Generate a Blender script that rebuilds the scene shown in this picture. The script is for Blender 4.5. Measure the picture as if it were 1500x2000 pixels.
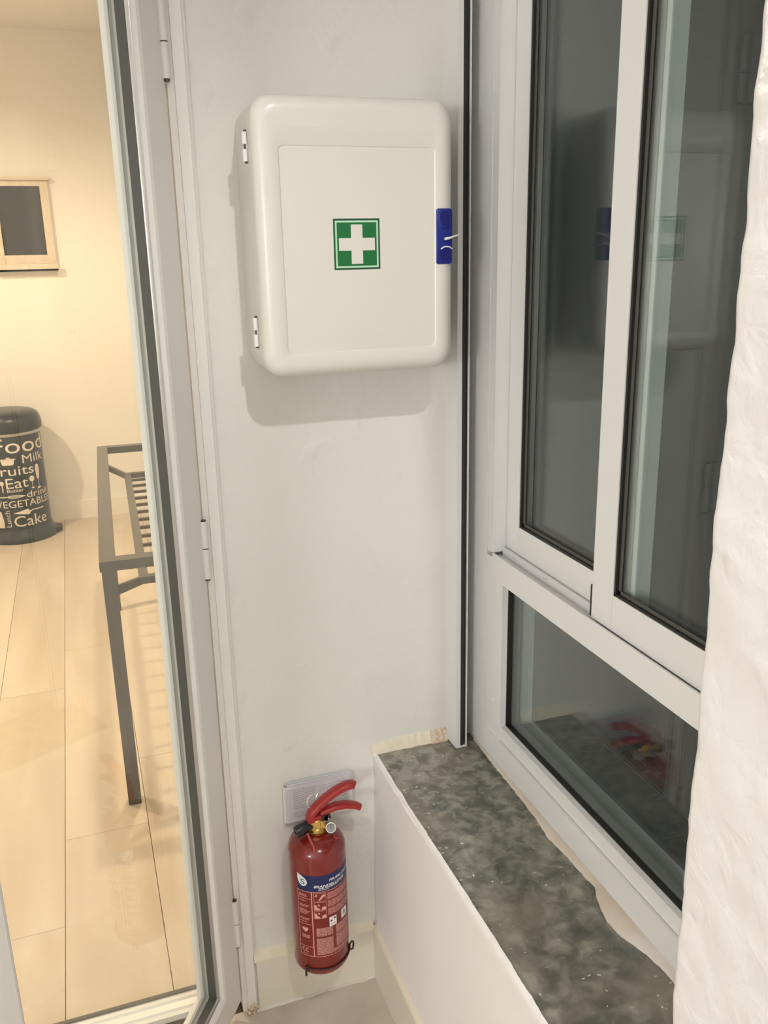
import bpy, bmesh, math, random
from mathutils import Vector, Matrix, noise
random.seed(7)
for o in list(bpy.data.objects): bpy.data.objects.remove(o)
sc = bpy.context.scene
COL = sc.collection
PI = math.pi
# ---------------------------------------------------------------- camera
def make_camera():
    yaw, pitch, roll = map(math.radians, (18.991, 16.477, 1.2024))
    f = Vector((math.sin(yaw)*math.cos(pitch), math.cos(yaw)*math.cos(pitch), -math.sin(pitch)))
    r0 = Vector((math.cos(yaw), -math.sin(yaw), 0)); d0 = f.cross(r0)
    r = r0*math.cos(roll) + d0*math.sin(roll)
    d = -r0*math.sin(roll) + d0*math.cos(roll)
    cam = bpy.data.cameras.new('camera'); co = bpy.data.objects.new('camera', cam); COL.objects.link(co)
    cam.sensor_fit = 'VERTICAL'; cam.sensor_height = 24.0; cam.lens = 1711.93/2000*24.0
    cam.clip_start = 0.02; cam.clip_end = 60
    u = -d; b = -f
    m = Matrix(((r.x, u.x, b.x, 0), (r.y, u.y, b.y, -1.5), (r.z, u.z, b.z, 1.525), (0, 0, 0, 1)))
    co.matrix_world = m
    sc.camera = co
make_camera()
# ---------------------------------------------------------------- world, lights, exposure
w = bpy.data.worlds.new('night'); sc.world = w; w.use_nodes = True
w.node_tree.nodes['Background'].inputs[0].default_value = (0.45, 0.5, 0.5, 1)
w.node_tree.nodes['Background'].inputs[1].default_value = 0.035
def point(name, loc, power, color, r, spot=None):
    l = bpy.data.lights.new(name, 'SPOT' if spot else 'POINT')
    if spot: l.spot_size = math.radians(spot); l.spot_blend = 0.45     # recessed downlight
    l.energy = power; l.color = color; l.shadow_soft_size = r
    o = bpy.data.objects.new(name, l); o.location = loc; COL.objects.link(o)
point('entry_ceiling_lamp', (0.38, -1.62, 2.53), 44, (1.0, 0.985, 0.965), 0.018, spot=148)
point('hall_fill_light', (-2.1, -2.7, 1.6), 86, (1.0, 0.99, 0.985), 0.20)  # added soft fill from the unseen left side, well below ceiling height
point('kitchen_ceiling_lamp', (0.24, 1.46, 2.60), 98, (1.0, 0.80, 0.57), 0.04, spot=172)
point('kitchen_ceiling_lamp', (-1.25, 2.10, 2.60), 165, (1.0, 0.80, 0.57), 0.05, spot=172)
sc.view_settings.view_transform = 'Standard'; sc.view_settings.look = 'None'
sc.view_settings.exposure = 0.0; sc.view_settings.gamma = 1.0; sc.view_settings.use_curve_mapping = False
# ---------------------------------------------------------------- materials
def mat(name, col, rough=0.5, metal=0.0, bump=None, var=None, spec=0.5, coat=0.0):
    """bump=(scale, strength, distance, detail); var=(scale, other colour, low, high)"""
    m = bpy.data.materials.new(name); m.use_nodes = True
    nt = m.node_tree; b = nt.nodes['Principled BSDF']
    b.inputs['Base Color'].default_value = (*col, 1); b.inputs['Roughness'].default_value = rough
    b.inputs['Metallic'].default_value = metal; b.inputs['Specular IOR Level'].default_value = spec
    b.inputs['Coat Weight'].default_value = coat
    tc = nt.nodes.new('ShaderNodeTexCoord')
    if var:
        n = nt.nodes.new('ShaderNodeTexNoise'); n.inputs['Scale'].default_value = var[0]; n.inputs['Detail'].default_value = 6
        nt.links.new(tc.outputs['Object'], n.inputs['Vector'])
        r = nt.nodes.new('ShaderNodeValToRGB'); r.color_ramp.elements[0].position = var[2]; r.color_ramp.elements[1].position = var[3]
        r.color_ramp.elements[0].color = (*col, 1); r.color_ramp.elements[1].color = (*var[1], 1)
        nt.links.new(n.outputs['Fac'], r.inputs['Fac']); nt.links.new(r.outputs['Color'], b.inputs['Base Color'])
    if bump:
        n = nt.nodes.new('ShaderNodeTexNoise'); n.inputs['Scale'].default_value = bump[0]; n.inputs['Detail'].default_value = bump[3]
        nt.links.new(tc.outputs['Object'], n.inputs['Vector'])
        bp = nt.nodes.new('ShaderNodeBump'); bp.inputs['Strength'].default_value = bump[1]; bp.inputs['Distance'].default_value = bump[2]
        nt.links.new(n.outputs['Fac'], bp.inputs['Height']); nt.links.new(bp.outputs['Normal'], b.inputs['Normal'])
    return m
def plaster(name, col, rough, fine, coarse, trowel, scale=1.0):
    m = bpy.data.materials.new(name); m.use_nodes = True
    nt = m.node_tree; N = nt.nodes; L = nt.links; b = N['Principled BSDF']
    b.inputs['Roughness'].default_value = rough
    tc = N.new('ShaderNodeTexCoord')
    def nz(s, d, dist=0.0):
        n = N.new('ShaderNodeTexNoise'); n.inputs['Scale'].default_value = s*scale; n.inputs['Detail'].default_value = d
        n.inputs['Distortion'].default_value = dist; L.new(tc.outputs['Object'], n.inputs['Vector']); return n.outputs['Fac']
    def mul(a, k):
        n = N.new('ShaderNodeMath'); n.operation = 'MULTIPLY'; L.new(a, n.inputs[0]); n.inputs[1].default_value = k; return n.outputs[0]
    def add(a, c):
        n = N.new('ShaderNodeMath'); n.operation = 'ADD'; L.new(a, n.inputs[0]); L.new(c, n.inputs[1]); return n.outputs[0]
    r = N.new('ShaderNodeValToRGB'); r.color_ramp.elements[0].position = .60; r.color_ramp.elements[1].position = .72
    L.new(nz(12, 2, .25), r.inputs['Fac'])
    h = add(add(mul(nz(150, 3), fine), mul(nz(38, 4, .4), coarse)), mul(r.outputs['Color'], trowel))
    bp = N.new('ShaderNodeBump'); bp.inputs['Strength'].default_value = 1.0; bp.inputs['Distance'].default_value = 0.001
    L.new(h, bp.inputs['Height']); L.new(bp.outputs['Normal'], b.inputs['Normal'])
    c = N.new('ShaderNodeValToRGB'); c.color_ramp.elements[0].position = .3; c.color_ramp.elements[1].position = .7
    c.color_ramp.elements[0].color = (*[v*.965 for v in col], 1); c.color_ramp.elements[1].color = (*col, 1)
    L.new(nz(5, 5), c.inputs['Fac']); L.new(c.outputs['Color'], b.inputs['Base Color'])
    return m
def glass(name, tint, f0=0.04):
    m = bpy.data.materials.new(name); m.use_nodes = True
    nt = m.node_tree; N = nt.nodes; L = nt.links; N.clear()
    out = N.new('ShaderNodeOutputMaterial'); mx = N.new('ShaderNodeMixShader')
    t = N.new('ShaderNodeBsdfTransparent'); t.inputs[0].default_value = (*tint, 1)
    g = N.new('ShaderNodeBsdfGlossy'); g.inputs['Roughness'].default_value = 0.0; g.inputs[0].default_value = (1, 1, 1, 1)
    geo = N.new('ShaderNodeNewGeometry'); dot = N.new('ShaderNodeVectorMath'); dot.operation = 'DOT_PRODUCT'
    L.new(geo.outputs['Incoming'], dot.inputs[0]); L.new(geo.outputs['Normal'], dot.inputs[1])
    def mth(op, a, k, first=True):
        n = N.new('ShaderNodeMath'); n.operation = op
        L.new(a, n.inputs[0 if first else 1]); 
        if k is not None: n.inputs[1 if first else 0].default_value = k
        return n.outputs[0]
    c = mth('ABSOLUTE', dot.outputs['Value'], None)
    s = mth('POWER', mth('SUBTRACT', c, 1.0, False), 5.0)
    fr = mth('ADD', mth('MULTIPLY', s, 1-f0), f0)     # Schlick reflectance
    L.new(fr, mx.inputs[0]); L.new(t.outputs[0], mx.inputs[1]); L.new(g.outputs[0], mx.inputs[2]); L.new(mx.outputs[0], out.inputs[0])
    return m
def slate():
    m = bpy.data.materials.new('slate_sill'); m.use_nodes = True
    nt = m.node_tree; N = nt.nodes; L = nt.links; b = N['Principled BSDF']; b.inputs['Roughness'].default_value = .42
    tc = N.new('ShaderNodeTexCoord')
    def nz(s, d, dist=0, vec=None):
        n = N.new('ShaderNodeTexNoise'); n.inputs['Scale'].default_value = s; n.inputs['Detail'].default_value = d; n.inputs['Distortion'].default_value = dist
        L.new(vec or tc.outputs['Object'], n.inputs['Vector']); return n.outputs['Fac']
    def ramp(f, stops):
        r = N.new('ShaderNodeValToRGB'); e = r.color_ramp.elements
        e[0].position, e[0].color = stops[0][0], (*stops[0][1], 1); e[1].position, e[1].color = stops[-1][0], (*stops[-1][1], 1)
        for p, c in stops[1:-1]: q = e.new(p); q.color = (*c, 1)
        L.new(f, r.inputs['Fac']); return r.outputs['Color']
    def mix(f, a, c2):
        n = N.new('ShaderNodeMix'); n.data_type = 'RGBA'; L.new(f, n.inputs[0]); L.new(a, n.inputs[6])
        if isinstance(c2, tuple): n.inputs[7].default_value = (*c2, 1)
        else: L.new(c2, n.inputs[7])
        return n.outputs[2]
    base = ramp(nz(30, 10, .35), [(.30, (.095, .100, .086)), (.5, (.185, .180, .153)), (.72, (.40, .385, .33))])
    brown = ramp(nz(7, 3), [(.52, (0, 0, 0)), (.68, (.6, .6, .6))])
    c = mix(brown, base, (.32, .265, .21))
    # paler smears towards the back wall, chalky dust
    sep = N.new('ShaderNodeSeparateXYZ'); L.new(tc.outputs['Object'], sep.inputs[0])
    mr = N.new('ShaderNodeMapRange'); mr.inputs[1].default_value = -.75; mr.inputs[2].default_value = 0.0; mr.inputs[3].default_value = .0; mr.inputs[4].default_value = .75
    L.new(sep.outputs['Y'], mr.inputs[0])
    sm = ramp(nz(48, 8, .7), [(.50, (0, 0, 0)), (.60, (1, 1, 1))])
    mu = N.new('ShaderNodeMath'); mu.operation = 'MULTIPLY'; L.new(sm, mu.inputs[0]); L.new(mr.outputs[0], mu.inputs[1])
    c = mix(mu.outputs[0], c, (.40, .39, .335))
    # white paint specks and short scratches
    mp = N.new('ShaderNodeMapping'); mp.inputs['Scale'].default_value = (30, 85, 30); mp.inputs['Rotation'].default_value = (0, 0, .5); L.new(tc.outputs['Object'], mp.inputs[0])
    sp = ramp(nz(2.2, 2, .6, mp.outputs[0]), [(.715, (0, 0, 0)), (.75, (1, 1, 1))]); c = mix(sp, c, (.52, .51, .46))
    sp = ramp(nz(95, 1), [(.755, (0, 0, 0)), (.80, (1, 1, 1))]); c = mix(sp, c, (.62, .60, .53))
    L.new(c, b.inputs['Base Color'])
    bp = N.new('ShaderNodeBump'); bp.inputs['Strength'].default_value = .5; bp.inputs['Distance'].default_value = .0015
    L.new(nz(60, 6), bp.inputs['Height']); L.new(bp.outputs['Normal'], b.inputs['Normal'])
    return m
def wood(name, c1, c2, rough, sx, sy, sz, per_object=0.0):
    m = bpy.data.materials.new(name); m.use_nodes = True
    nt = m.node_tree; N = nt.nodes; L = nt.links; b = N['Principled BSDF']; b.inputs['Roughness'].default_value = rough
    tc = N.new('ShaderNodeTexCoord'); mp = N.new('ShaderNodeMapping'); mp.inputs['Scale'].default_value = (sx, sy, sz)
    oi = N.new('ShaderNodeObjectInfo'); ad = N.new('ShaderNodeVectorMath'); ad.operation = 'ADD'
    sc_ = N.new('ShaderNodeVectorMath'); sc_.operation = 'SCALE'; sc_.inputs['Scale'].default_value = 13.0
    cmb = N.new('ShaderNodeCombineXYZ'); L.new(oi.outputs['Random'], cmb.inputs[0]); L.new(oi.outputs['Random'], cmb.inputs[1])
    L.new(cmb.outputs[0], sc_.inputs[0]); L.new(tc.outputs['Object'], mp.inputs[0]); L.new(mp.outputs[0], ad.inputs[0]); L.new(sc_.outputs[0], ad.inputs[1])
    n = N.new('ShaderNodeTexNoise'); n.inputs['Scale'].default_value = 1; n.inputs['Detail'].default_value = 7; n.inputs['Distortion'].default_value = .6
    L.new(ad.outputs[0], n.inputs['Vector'])
    r = N.new('ShaderNodeValToRGB'); r.color_ramp.elements[0].position = .3; r.color_ramp.elements[1].position = .7
    r.color_ramp.elements[0].color = (*c1, 1); r.color_ramp.elements[1].color = (*c2, 1); L.new(n.outputs['Fac'], r.inputs[0])
    hs = N.new('ShaderNodeHueSaturation'); L.new(r.outputs[0], hs.inputs['Color'])
    mr = N.new('ShaderNodeMapRange'); mr.inputs[3].default_value = 1-per_object; mr.inputs[4].default_value = 1+per_object
    L.new(oi.outputs['Random'], mr.inputs[0]); L.new(mr.outputs[0], hs.inputs['Value']); L.new(hs.outputs[0], b.inputs['Base Color'])
    return m

M = {}
M['wall'] = plaster('painted_wall', (.80, .787, .745), .50, .35, 1.2, 1.5)
M['pier'] = plaster('rough_plaster', (.735, .735, .755), .30, .5, 3.6, 2.2, .8)
M['low'] = plaster('smooth_plaster', (.88, .855, .84), .5, .25, .6, .6)
M['kit'] = mat('kitchen_paint', (.82, .79, .74), .6)
M['ceil'] = mat('ceiling_paint', (.82, .80, .77), .7)
M['alu'] = mat('white_aluminium', (.79, .79, .79), .32)
M['alu_grey'] = mat('channel_white', (.62, .62, .61), .35)
M['dframe'] = mat('door_white', (.84, .82, .775), .35, bump=(30, .15, .001, 3))
M['rubber'] = mat('black_rubber', (.012, .013, .012), .45)
M['gask'] = mat('grey_gasket', (.10, .098, .085), .55)
M['silver'] = mat('silver_lip', (.50, .48, .47), .28, .7)
M['brush'] = mat('dark_brush', (.030, .032, .034), .9)
M['wglass'] = glass('window_glass', (.93, .96, .95))
M['dglass'] = glass('door_glass', (.94, .955, .94))
M['slate'] = slate()
M['fill'] = mat('beige_filler', (.66, .57, .47), .8, bump=(55, .7, .002, 6), var=(6, (.72, .68, .62), .42, .6))
M['orange'] = mat('orange_brick', (.66, .42, .26), .85, bump=(90, .6, .002, 4), var=(110, (.74, .66, .54), .38, .58))
M['skirt'] = mat('skirting_paint', (.76, .71, .61), .4, bump=(22, .2, .001, 3))
M['caulk'] = mat('cream_caulk', (.78, .71, .57), .6, bump=(50, .6, .002, 4))
M['tile'] = mat('stone_tile', (.50, .43, .35), .35, bump=(30, .15, .001, 4), var=(9, (.60, .54, .45), .35, .65))
M['concrete'] = mat('subfloor', (.16, .13, .10), .9)
M['plank'] = wood('pale_oak', (.60, .50, .385), (.70, .61, .49), .33, 9, 1.0, 1, .035)
M['pine'] = wood('pale_pine', (.62, .52, .42), (.70, .61, .50), .5, 4, 4, 30)
M['pineh'] = wood('pale_pine_cross', (.62, .52, .42), (.70, .61, .50), .5, 30, 4, 4)
M['chalk'] = mat('chalkboard', (.028, .027, .026), .35)
M['steel'] = mat('grey_painted_steel', (.12, .112, .095), .36, .5)
M['bin'] = mat('dark_grey_enamel', (.028, .036, .037), .28)
M['print'] = mat('cream_print', (.72, .66, .58), .5)
M['cab'] = mat('cabinet_plastic', (.76, .735, .68), .30, bump=(260, .10, .0006, 2))
M['green'] = mat('sign_green', (.012, .165, .045), .4)
M['greenpale'] = mat('sign_pale_green', (.50, .78, .55), .4)
M['dgreen'] = mat('sign_dark_green', (.02, .09, .04), .4)
M['blue'] = mat('latch_blue', (.008, .020, .22), .32)
M['dblue'] = mat('latch_recess_blue', (.008, .014, .16), .35)
M['white'] = mat('white_plastic', (.85, .85, .85), .35)
M['pin'] = mat('dark_pin', (.10, .08, .06), .4, .6)
M['red'] = mat('red_enamel', (.19, .011, .009), .22, coat=.4)
M['red2'] = mat('red_handle', (.33, .020, .018), .35)
M['navy'] = mat('navy_label', (.008, .014, .09), .35)
M['lblred'] = mat('label_red', (.18, .014, .012), .35)
M['pink'] = mat('label_pink', (.72, .36, .32), .4)
M['pinkd'] = mat('label_faint_pink', (.66, .33, .30), .4)
M['lwhite'] = mat('label_white', (.80, .80, .80), .4)
M['teal'] = mat('logo_green', (.02, .16, .14), .4)
M['brass'] = mat('brass', (.80, .55, .18), .22, 1.0)
M['chrome'] = mat('chrome', (.70, .70, .68), .15, 1.0)
M['black'] = mat('black_plastic', (.012, .012, .014), .35)
M['dial'] = mat('gauge_face', (.27, .27, .24), .3)
M['wire'] = mat('dark_wire', (.02, .022, .018), .35, .3)
M['paper'] = mat('leaflet_paper', (.86, .85, .86), .5)
M['ink'] = mat('leaflet_ink', (.56, .53, .56), .6)
M['sleeve'] = glass('clear_sleeve', (.96, .955, .965), .05)

# ---------------------------------------------------------------- mesh helpers
def link(name, me, m, parent=None):
    if m is not None:
        for k in (m if isinstance(m, (list, tuple)) else [m]): me.materials.append(k)
    o = bpy.data.objects.new(name, me); COL.objects.link(o)
    if parent is not None: o.parent = parent
    return o
def finish(bm, name, m, parent=None, smooth=False, bevel=0.0, seg=2, angle=40):
    if bevel:
        bmesh.ops.bevel(bm, geom=[e for e in bm.edges if len(e.link_faces) == 2 and e.calc_face_angle(0) > .6], offset=bevel, segments=seg, affect='EDGES', clamp_overlap=True)
    bmesh.ops.recalc_face_normals(bm, faces=bm.faces)
    me = bpy.data.meshes.new(name); bm.to_mesh(me); bm.free()
    if smooth:
        for p in me.polygons: p.use_smooth = True
        try: me.set_sharp_from_angle(angle=math.radians(angle))
        except Exception: pass
    return link(name, me, m, parent)
def box(bm, x0, x1, y0, y1, z0, z1, mi=0, T=None):
    P = [(x, y, z) for x in (x0, x1) for y in (y0, y1) for z in (z0, z1)]
    v = [bm.verts.new(T(Vector(p)) if T else p) for p in P]
    for f in ((0, 1, 3, 2), (4, 6, 7, 5), (0, 4, 5, 1), (2, 3, 7, 6), (0, 2, 6, 4), (1, 5, 7, 3)):
        bm.faces.new([v[i] for i in f]).material_index = mi
def boxes(name, L, m, parent=None, bevel=0.0, T=None, seg=2):
    bm = bmesh.new()
    for b in L: box(bm, *b, T=T)
    return finish(bm, name, m, parent, bevel=bevel, seg=seg, smooth=bevel > 0, angle=35)
def loft(bm, loops, cap0=True, cap1=True, closed=True, mis=None):
    V = [[bm.verts.new(p) for p in l] for l in loops]; n = len(V[0])
    for k in range(len(V)-1):
        for i in range(n if closed else n-1):
            f = bm.faces.new((V[k][i], V[k][(i+1) % n], V[k+1][(i+1) % n], V[k+1][i]))
            if mis: f.material_index = mis[k]
    if cap0: bm.faces.new(V[0])
    if cap1:
        f = bm.faces.new(V[-1])
        if mis: f.material_index = mis[-1]
    return V
def ring(c, axis, r, n=24, r2=None, up=None):
    a = Vector(axis).normalized(); t = Vector(up) if up else (Vector((0, 0, 1)) if abs(a.z) < .9 else Vector((1, 0, 0)))
    u = a.cross(t).normalized(); v = a.cross(u)
    r2 = r if r2 is None else r2
    return [Vector(c) + u*r*math.cos(2*PI*i/n) + v*r2*math.sin(2*PI*i/n) for i in range(n)]
def lathe(bm, prof, cx, cy, n=48):
    loops = [[(cx+r*math.cos(2*PI*i/n), cy+r*math.sin(2*PI*i/n), z) for i in range(n)] for r, z in prof]
    loft(bm, loops)
def rod(bm, a, b, r, n=16, r2=None):
    a, b = Vector(a), Vector(b); d = b-a; r2 = r if r2 is None else r2
    loft(bm, [ring(a, d, r, n), ring(b, d, r2, n)])
def tube(bm, pts, r, n=10, closed=False):
    pts = [Vector(p) for p in pts]; loops = []; N = len(pts); prev = None
    for i, p in enumerate(pts):
        a = pts[(i-1) % N] if (closed or i) else p; b = pts[(i+1) % N] if (closed or i < N-1) else p
        t = (b-a).normalized()
        if prev is None:
            u = t.cross(Vector((0, 0, 1)) if abs(t.z) < .9 else Vector((1, 0, 0))).normalized()
        else: u = (prev - t*prev.dot(t)).normalized()
        prev = u; v = t.cross(u); rr = r[i] if isinstance(r, (list, tuple)) else r
        loops.append([p+u*rr*math.cos(2*PI*k/n)+v*rr*math.sin(2*PI*k/n) for k in range(n)])
    if closed: loops.append([q.copy() for q in loops[0]])
    loft(bm, loops, not closed, not closed)
    if closed: bmesh.ops.remove_doubles(bm, verts=bm.verts, dist=1e-6)
def rrect(x0, x1, z0, z1, r, n=8):
    P = []
    for cx, cz, a0 in ((x1-r, z1-r, 0), (x0+r, z1-r, 90), (x0+r, z0+r, 180), (x1-r, z0+r, 270)):
        for i in range(n+1):
            a = math.radians(a0+90*i/n); P.append((cx+r*math.cos(a), cz+r*math.sin(a)))
    return P
def prism(bm, poly, y0, y1, T=None):
    f = (lambda p: T(Vector(p))) if T else (lambda p: p)
    loft(bm, [[f((x, y0, z)) for x, z in poly], [f((x, y1, z)) for x, z in poly]])
def empty(name, loc=(0, 0, 0)):
    o = bpy.data.objects.new(name, None); o.empty_display_size = .05; COL.objects.link(o); o.location = loc; return o
def tag(o, label, cat, group=None):
    o['label'] = label; o['category'] = cat
    if group: o['group'] = group
    return o
def structure(o): o['kind'] = 'structure'; return o
def at(o, loc):
    """give a child of an empty at loc its world coordinates"""
    return o

# ================================================================ SETTING
FL = 2.65
# ---- walls
bm = bmesh.new()
box(bm, .205, .72, 0, .20, 0, FL)           # strip of wall that carries the cabinet
box(bm, -2.4, -.62, 0, .20, 0, FL)          # left of the doorway
box(bm, -.62, .205, 0, .20, 2.16, FL)        # above the doorway
wb = structure(finish(bm, 'wall_back', M['wall']))
# cream fillet and orange brick patch where wall meets the sill
bm = bmesh.new(); rows = []
for i in range(60):
    x = .478+(.645-.478)*i/59; n1 = noise.noise((x*60, 1, 0)); n2 = noise.noise((x*90, 5, 0)); f = .6+.4*min(1, (x-.478)/.05)
    rows.append([(x, .004, .552+.022*f+.004*n2), (x, -.003, .553+.019*f+.004*n2), (x, -.008-.003*n1, .5545), (x, -.012-.004*n1, .546), (x, .004, .546)])
loft(bm, rows); finish(bm, 'plaster_fillet', M['caulk'], wb, smooth=True, angle=60)
bm = bmesh.new(); rows = []
for i in range(20):
    x = .606+.036*i/19; n1 = noise.noise((x*190, 3, 0))
    rows.append([(x, .004, .574+.004*n1), (x, -.0052, .572+.004*n1), (x, -.012-.002*n1, .5565+.002*n1), (x, -.015, .546), (x, .004, .546)])
loft(bm, rows); finish(bm, 'brick_patch', M['orange'], wb, smooth=True, angle=60)
# far kitchen walls
structure(boxes('wall_far', [(-2.4, .72, 4.0, 4.15, 0, 2.75)], M['kit']))
structure(boxes('wall_left', [(-2.55, -2.4, .2, 4.0, 0, 2.75)], M['kit']))
structure(boxes('wall_right', [(.60, .72, .2, 4.0, 0, 2.75)], M['kit']))
structure(boxes('ceiling', [(-2.4, .60, .2, 4.0, 2.70, 2.80)], M['ceil']))
structure(boxes('wall_left', [(-2.52, -2.4, -4.2, .0, 0, FL)], M['wall']))
structure(boxes('wall_front', [(-2.4, .60, -4.32, -4.2, 0, FL)], M['wall']))
structure(boxes('ceiling', [(-2.4, .80, -4.2, .0, FL, FL+.1)], M['ceil']))
# pier on the right, rough plaster with an uneven arris
def disp(p, a=.0030):
    return a*(noise.noise(p*9)+.8*noise.noise(p*22)+.45*noise.noise(p*55))
bm = bmesh.new(); rows = []
X0, Y0, RR = .475, -.940, .012
prof = []
for k in range(40): prof.append((X0, -1.46+(Y0-RR+1.46)*(k/39), (-1, 0)))
for k in range(1, 7):
    a = PI/2*k/6; prof.append((X0+RR-RR*math.cos(a), Y0-RR+RR*math.sin(a), (-math.cos(a), math.sin(a))))
for k in range(1, 11): prof.append((X0+RR+.025*k, Y0, (0, 1)))
for i in range(300):
    z = FL*i/299; row = []
    for x, y, nn in prof:
        d = disp(Vector((x, y, z))) + .0035*noise.noise(Vector((0, 1.3, z*4.2)))*(1 if y > -1.0 else max(0, 1-(-1.0-y)/.1))
        row.append((x+nn[0]*d, y+nn[1]*d, z))
    rows.append(row)
loft(bm, rows, False, False, closed=False)
box(bm, X0+.004, .84, -4.2, -1.455, 0, FL); box(bm, X0+.02, .84, -1.46, Y0-.02, 0, FL)
structure(finish(bm, 'wall_right', M['pier'], smooth=True, angle=50))
# low wall below the window: rounded, hand plastered top edge that laps over the slate
bm = bmesh.new(); rows = []
for i in range(150):
    y = .0-.96*i/149; ny = noise.noise(Vector((0, y*28, 0)))*.0016 + noise.noise(Vector((0, y*95, 4)))*.0010
    xe = .4875+ny + .0015*math.sin(y*9); thick = .012+.010*max(0, 1+y/.35)
    row = []
    for z in [j*.024 for j in range(22)]:
        row.append((.473+.010*(z/.55)-.0015*noise.noise(Vector((y*6, z*6, 0))) - .0008*noise.noise(Vector((y*25, z*25, 0))), y, z))
    row += [(.4825-.001, y, .528), (.4815, y, .545-.004), (.4835, y, .549), (xe-.001, y, .5512), (xe+.0004, y, .5475), (xe-.006, y, .540), (.60, y, .540), (.60, y, 0)]
    rows.append(row)
loft(bm, rows)
structure(finish(bm, 'wall_low', M['low'], smooth=True, angle=50))
structure(boxes('wall_outer', [(.60, .78, -4.2, .2, -.1, .540), (.66, .84, -1.2, .2, 2.30, FL)], M['wall']))
# ---- floor: subfloor, laminate planks in the kitchen, stone tiles in the entry
floor = structure(boxes('floor', [(-2.4, .72, -4.2, 4.0, -.10, -.010)], M['concrete']))
bm = bmesh.new(); box(bm, 0, .2208, 0, 1.2785, -.010, 0)
bmesh.ops.bevel(bm, geom=[e for e in bm.edges if e.verts[0].co.z > -.001 and e.verts[1].co.z > -.001], offset=.0008, segments=1, affect='EDGES')
pl = bpy.data.meshes.new('plank'); bmesh.ops.recalc_face_normals(bm, faces=bm.faces); bm.to_mesh(pl); bm.free(); pl.materials.append(M['plank'])
for i in range(-7, 3):
    x0 = -.1745+.2222*i; off = {0: -.55, -1: -.893, 1: -.20}.get(i, (-.35*i) % 1.28-1.1)
    y = off
    while y < 4.0:
        if y+1.28 > .07:
            o = bpy.data.objects.new('plank', pl); COL.objects.link(o); o.parent = floor
            ys, ye = max(y, .075), min(y+1.2785, 4.0)
            o.location = (x0, ys, 0); o.scale = (1, (ye-ys)/1.2785, 1)
        y += 1.28
for i in range(-6, 2):
    for j in range(-10, 0):
        x0, y0 = .022+.45*i, -.002+.45*(j+1)-.45
        x1 = min(x0+.447, .474)
        boxes('floor_tile', [(x0, x1, y0, y0+.447, -.010, .0)], M['tile'], floor, bevel=.0012, seg=1)
# ---- skirtings
def skirting(name, L, m=M['skirt']): return structure(boxes(name, L, m, bevel=.004))
skirting('baseboard_back', [(.212, .4685, -.012, .0, 0, .125)])
skirting('baseboard_right', [(.4675, .4735, -1.455, -.0, 0, .125)])
skirting('baseboard_far', [(-2.4, .60, 3.986, 4.0, 0, .108)], mat('far_skirting', (.84, .80, .72), .35))
# caulk lines on top of the skirting
bb = [o for o in COL.objects if o.name.startswith('baseboard_back')][0]; br = [o for o in COL.objects if o.name.startswith('baseboard_right')][0]
bm = bmesh.new(); rows = []
for i in range(70):
    x = .208+.262*i/69; n1 = noise.noise((x*40, 0, 0)); n2 = noise.noise((x*75, 7, 0))
    rows.append([(x, 0, .142+.006*n1), (x, -.004, .136+.005*n1), (x, -.0125, .127+.001*n2), (x, -.0130, .1215), (x, 0, .1215)])
loft(bm, rows); finish(bm, 'caulk_bead', M['caulk'], bb, smooth=True, angle=70)
bm = bmesh.new(); rows = []
for i in range(120):
    y = -.006-1.3*i/119; n1 = noise.noise((y*30, 0, 3)); n2 = noise.noise((y*60, 7, 3))
    rows.append([(.476, y, .134+.003*n1), (.4715, y, .131+.002*n1), (.4668, y, .1262), (.4668, y, .1222), (.476, y, .1222)])
loft(bm, rows); finish(bm, 'caulk_bead', M['caulk'], br, smooth=True, angle=70)
bm = bmesh.new(); rows = []
for i in range(50):     # mortar line between skirting and floor
    x = .205+.264*i/49; n1 = noise.noise((x*50, 2, 0)); n2 = noise.noise((x*33, 9, 0))
    rows.append([(x, 0, .005), (x, -.0125, .004+.0015*n1), (x, -.0165-.004*max(0, n2+.1), .0004), (x, 0, -.002)])
loft(bm, rows); finish(bm, 'mortar_joint', M['fill'], bb, smooth=True, angle=70)
bm = bmesh.new()
for k in range(14):
    c = Vector((.196+random.uniform(-.009, .014), -.008+random.uniform(-.012, .006), random.uniform(.001, .018)))
    r = random.uniform(.0025, .006); s = bmesh.ops.create_icosphere(bm, subdivisions=1, radius=r, matrix=Matrix.Translation(c))
    for v in s['verts']: v.co += Vector((noise.noise(v.co*300), noise.noise(v.co*310), noise.noise(v.co*290)))*r*.5
finish(bm, 'plaster_crumble', M['orange'], bb, smooth=True)['kind'] = 'stuff'

# ---- window sill: slate slab, beige filler along the frame
sill = boxes('window_sill', [(.484, .71, -.96, 0, .530, .5485)], M['slate'], bevel=.0015)
structure(sill); sill.name = 'trim_1'
curve = [(0, .700), (-.03, .697), (-.059, .696), (-.12, .693), (-.201, .692), (-.26, .690), (-.311, .688), (-.365, .681), (-.421, .686), (-.472, .687), (-.501, .690), (-.519, .681), (-.537, .674), (-.572, .666), (-.604, .668), (-.639, .680), (-.675, .687), (-.80, .690), (-.96, .688)]
def cv(y):
    for (a, b), (c, d) in zip(curve, curve[1:]):
        if c <= y <= a: return b+(d-b)*(a-y)/(a-c)
    return curve[-1][1]
bm = bmesh.new(); rows = []
for i in range(240):
    y = -.96*i/239; xe = cv(y)+.0016*noise.noise((y*70, 0, 0))+.0012*noise.noise((y*160, 3, 0)) - .004
    rows.append([(xe, y, .546), (xe, y, .5512), (xe+.0025, y, .5535), ((xe+.705)/2, y, .558+.002*noise.noise((y*30, 4, 0))), (.705, y, .572), (.705, y, .546)])
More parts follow.
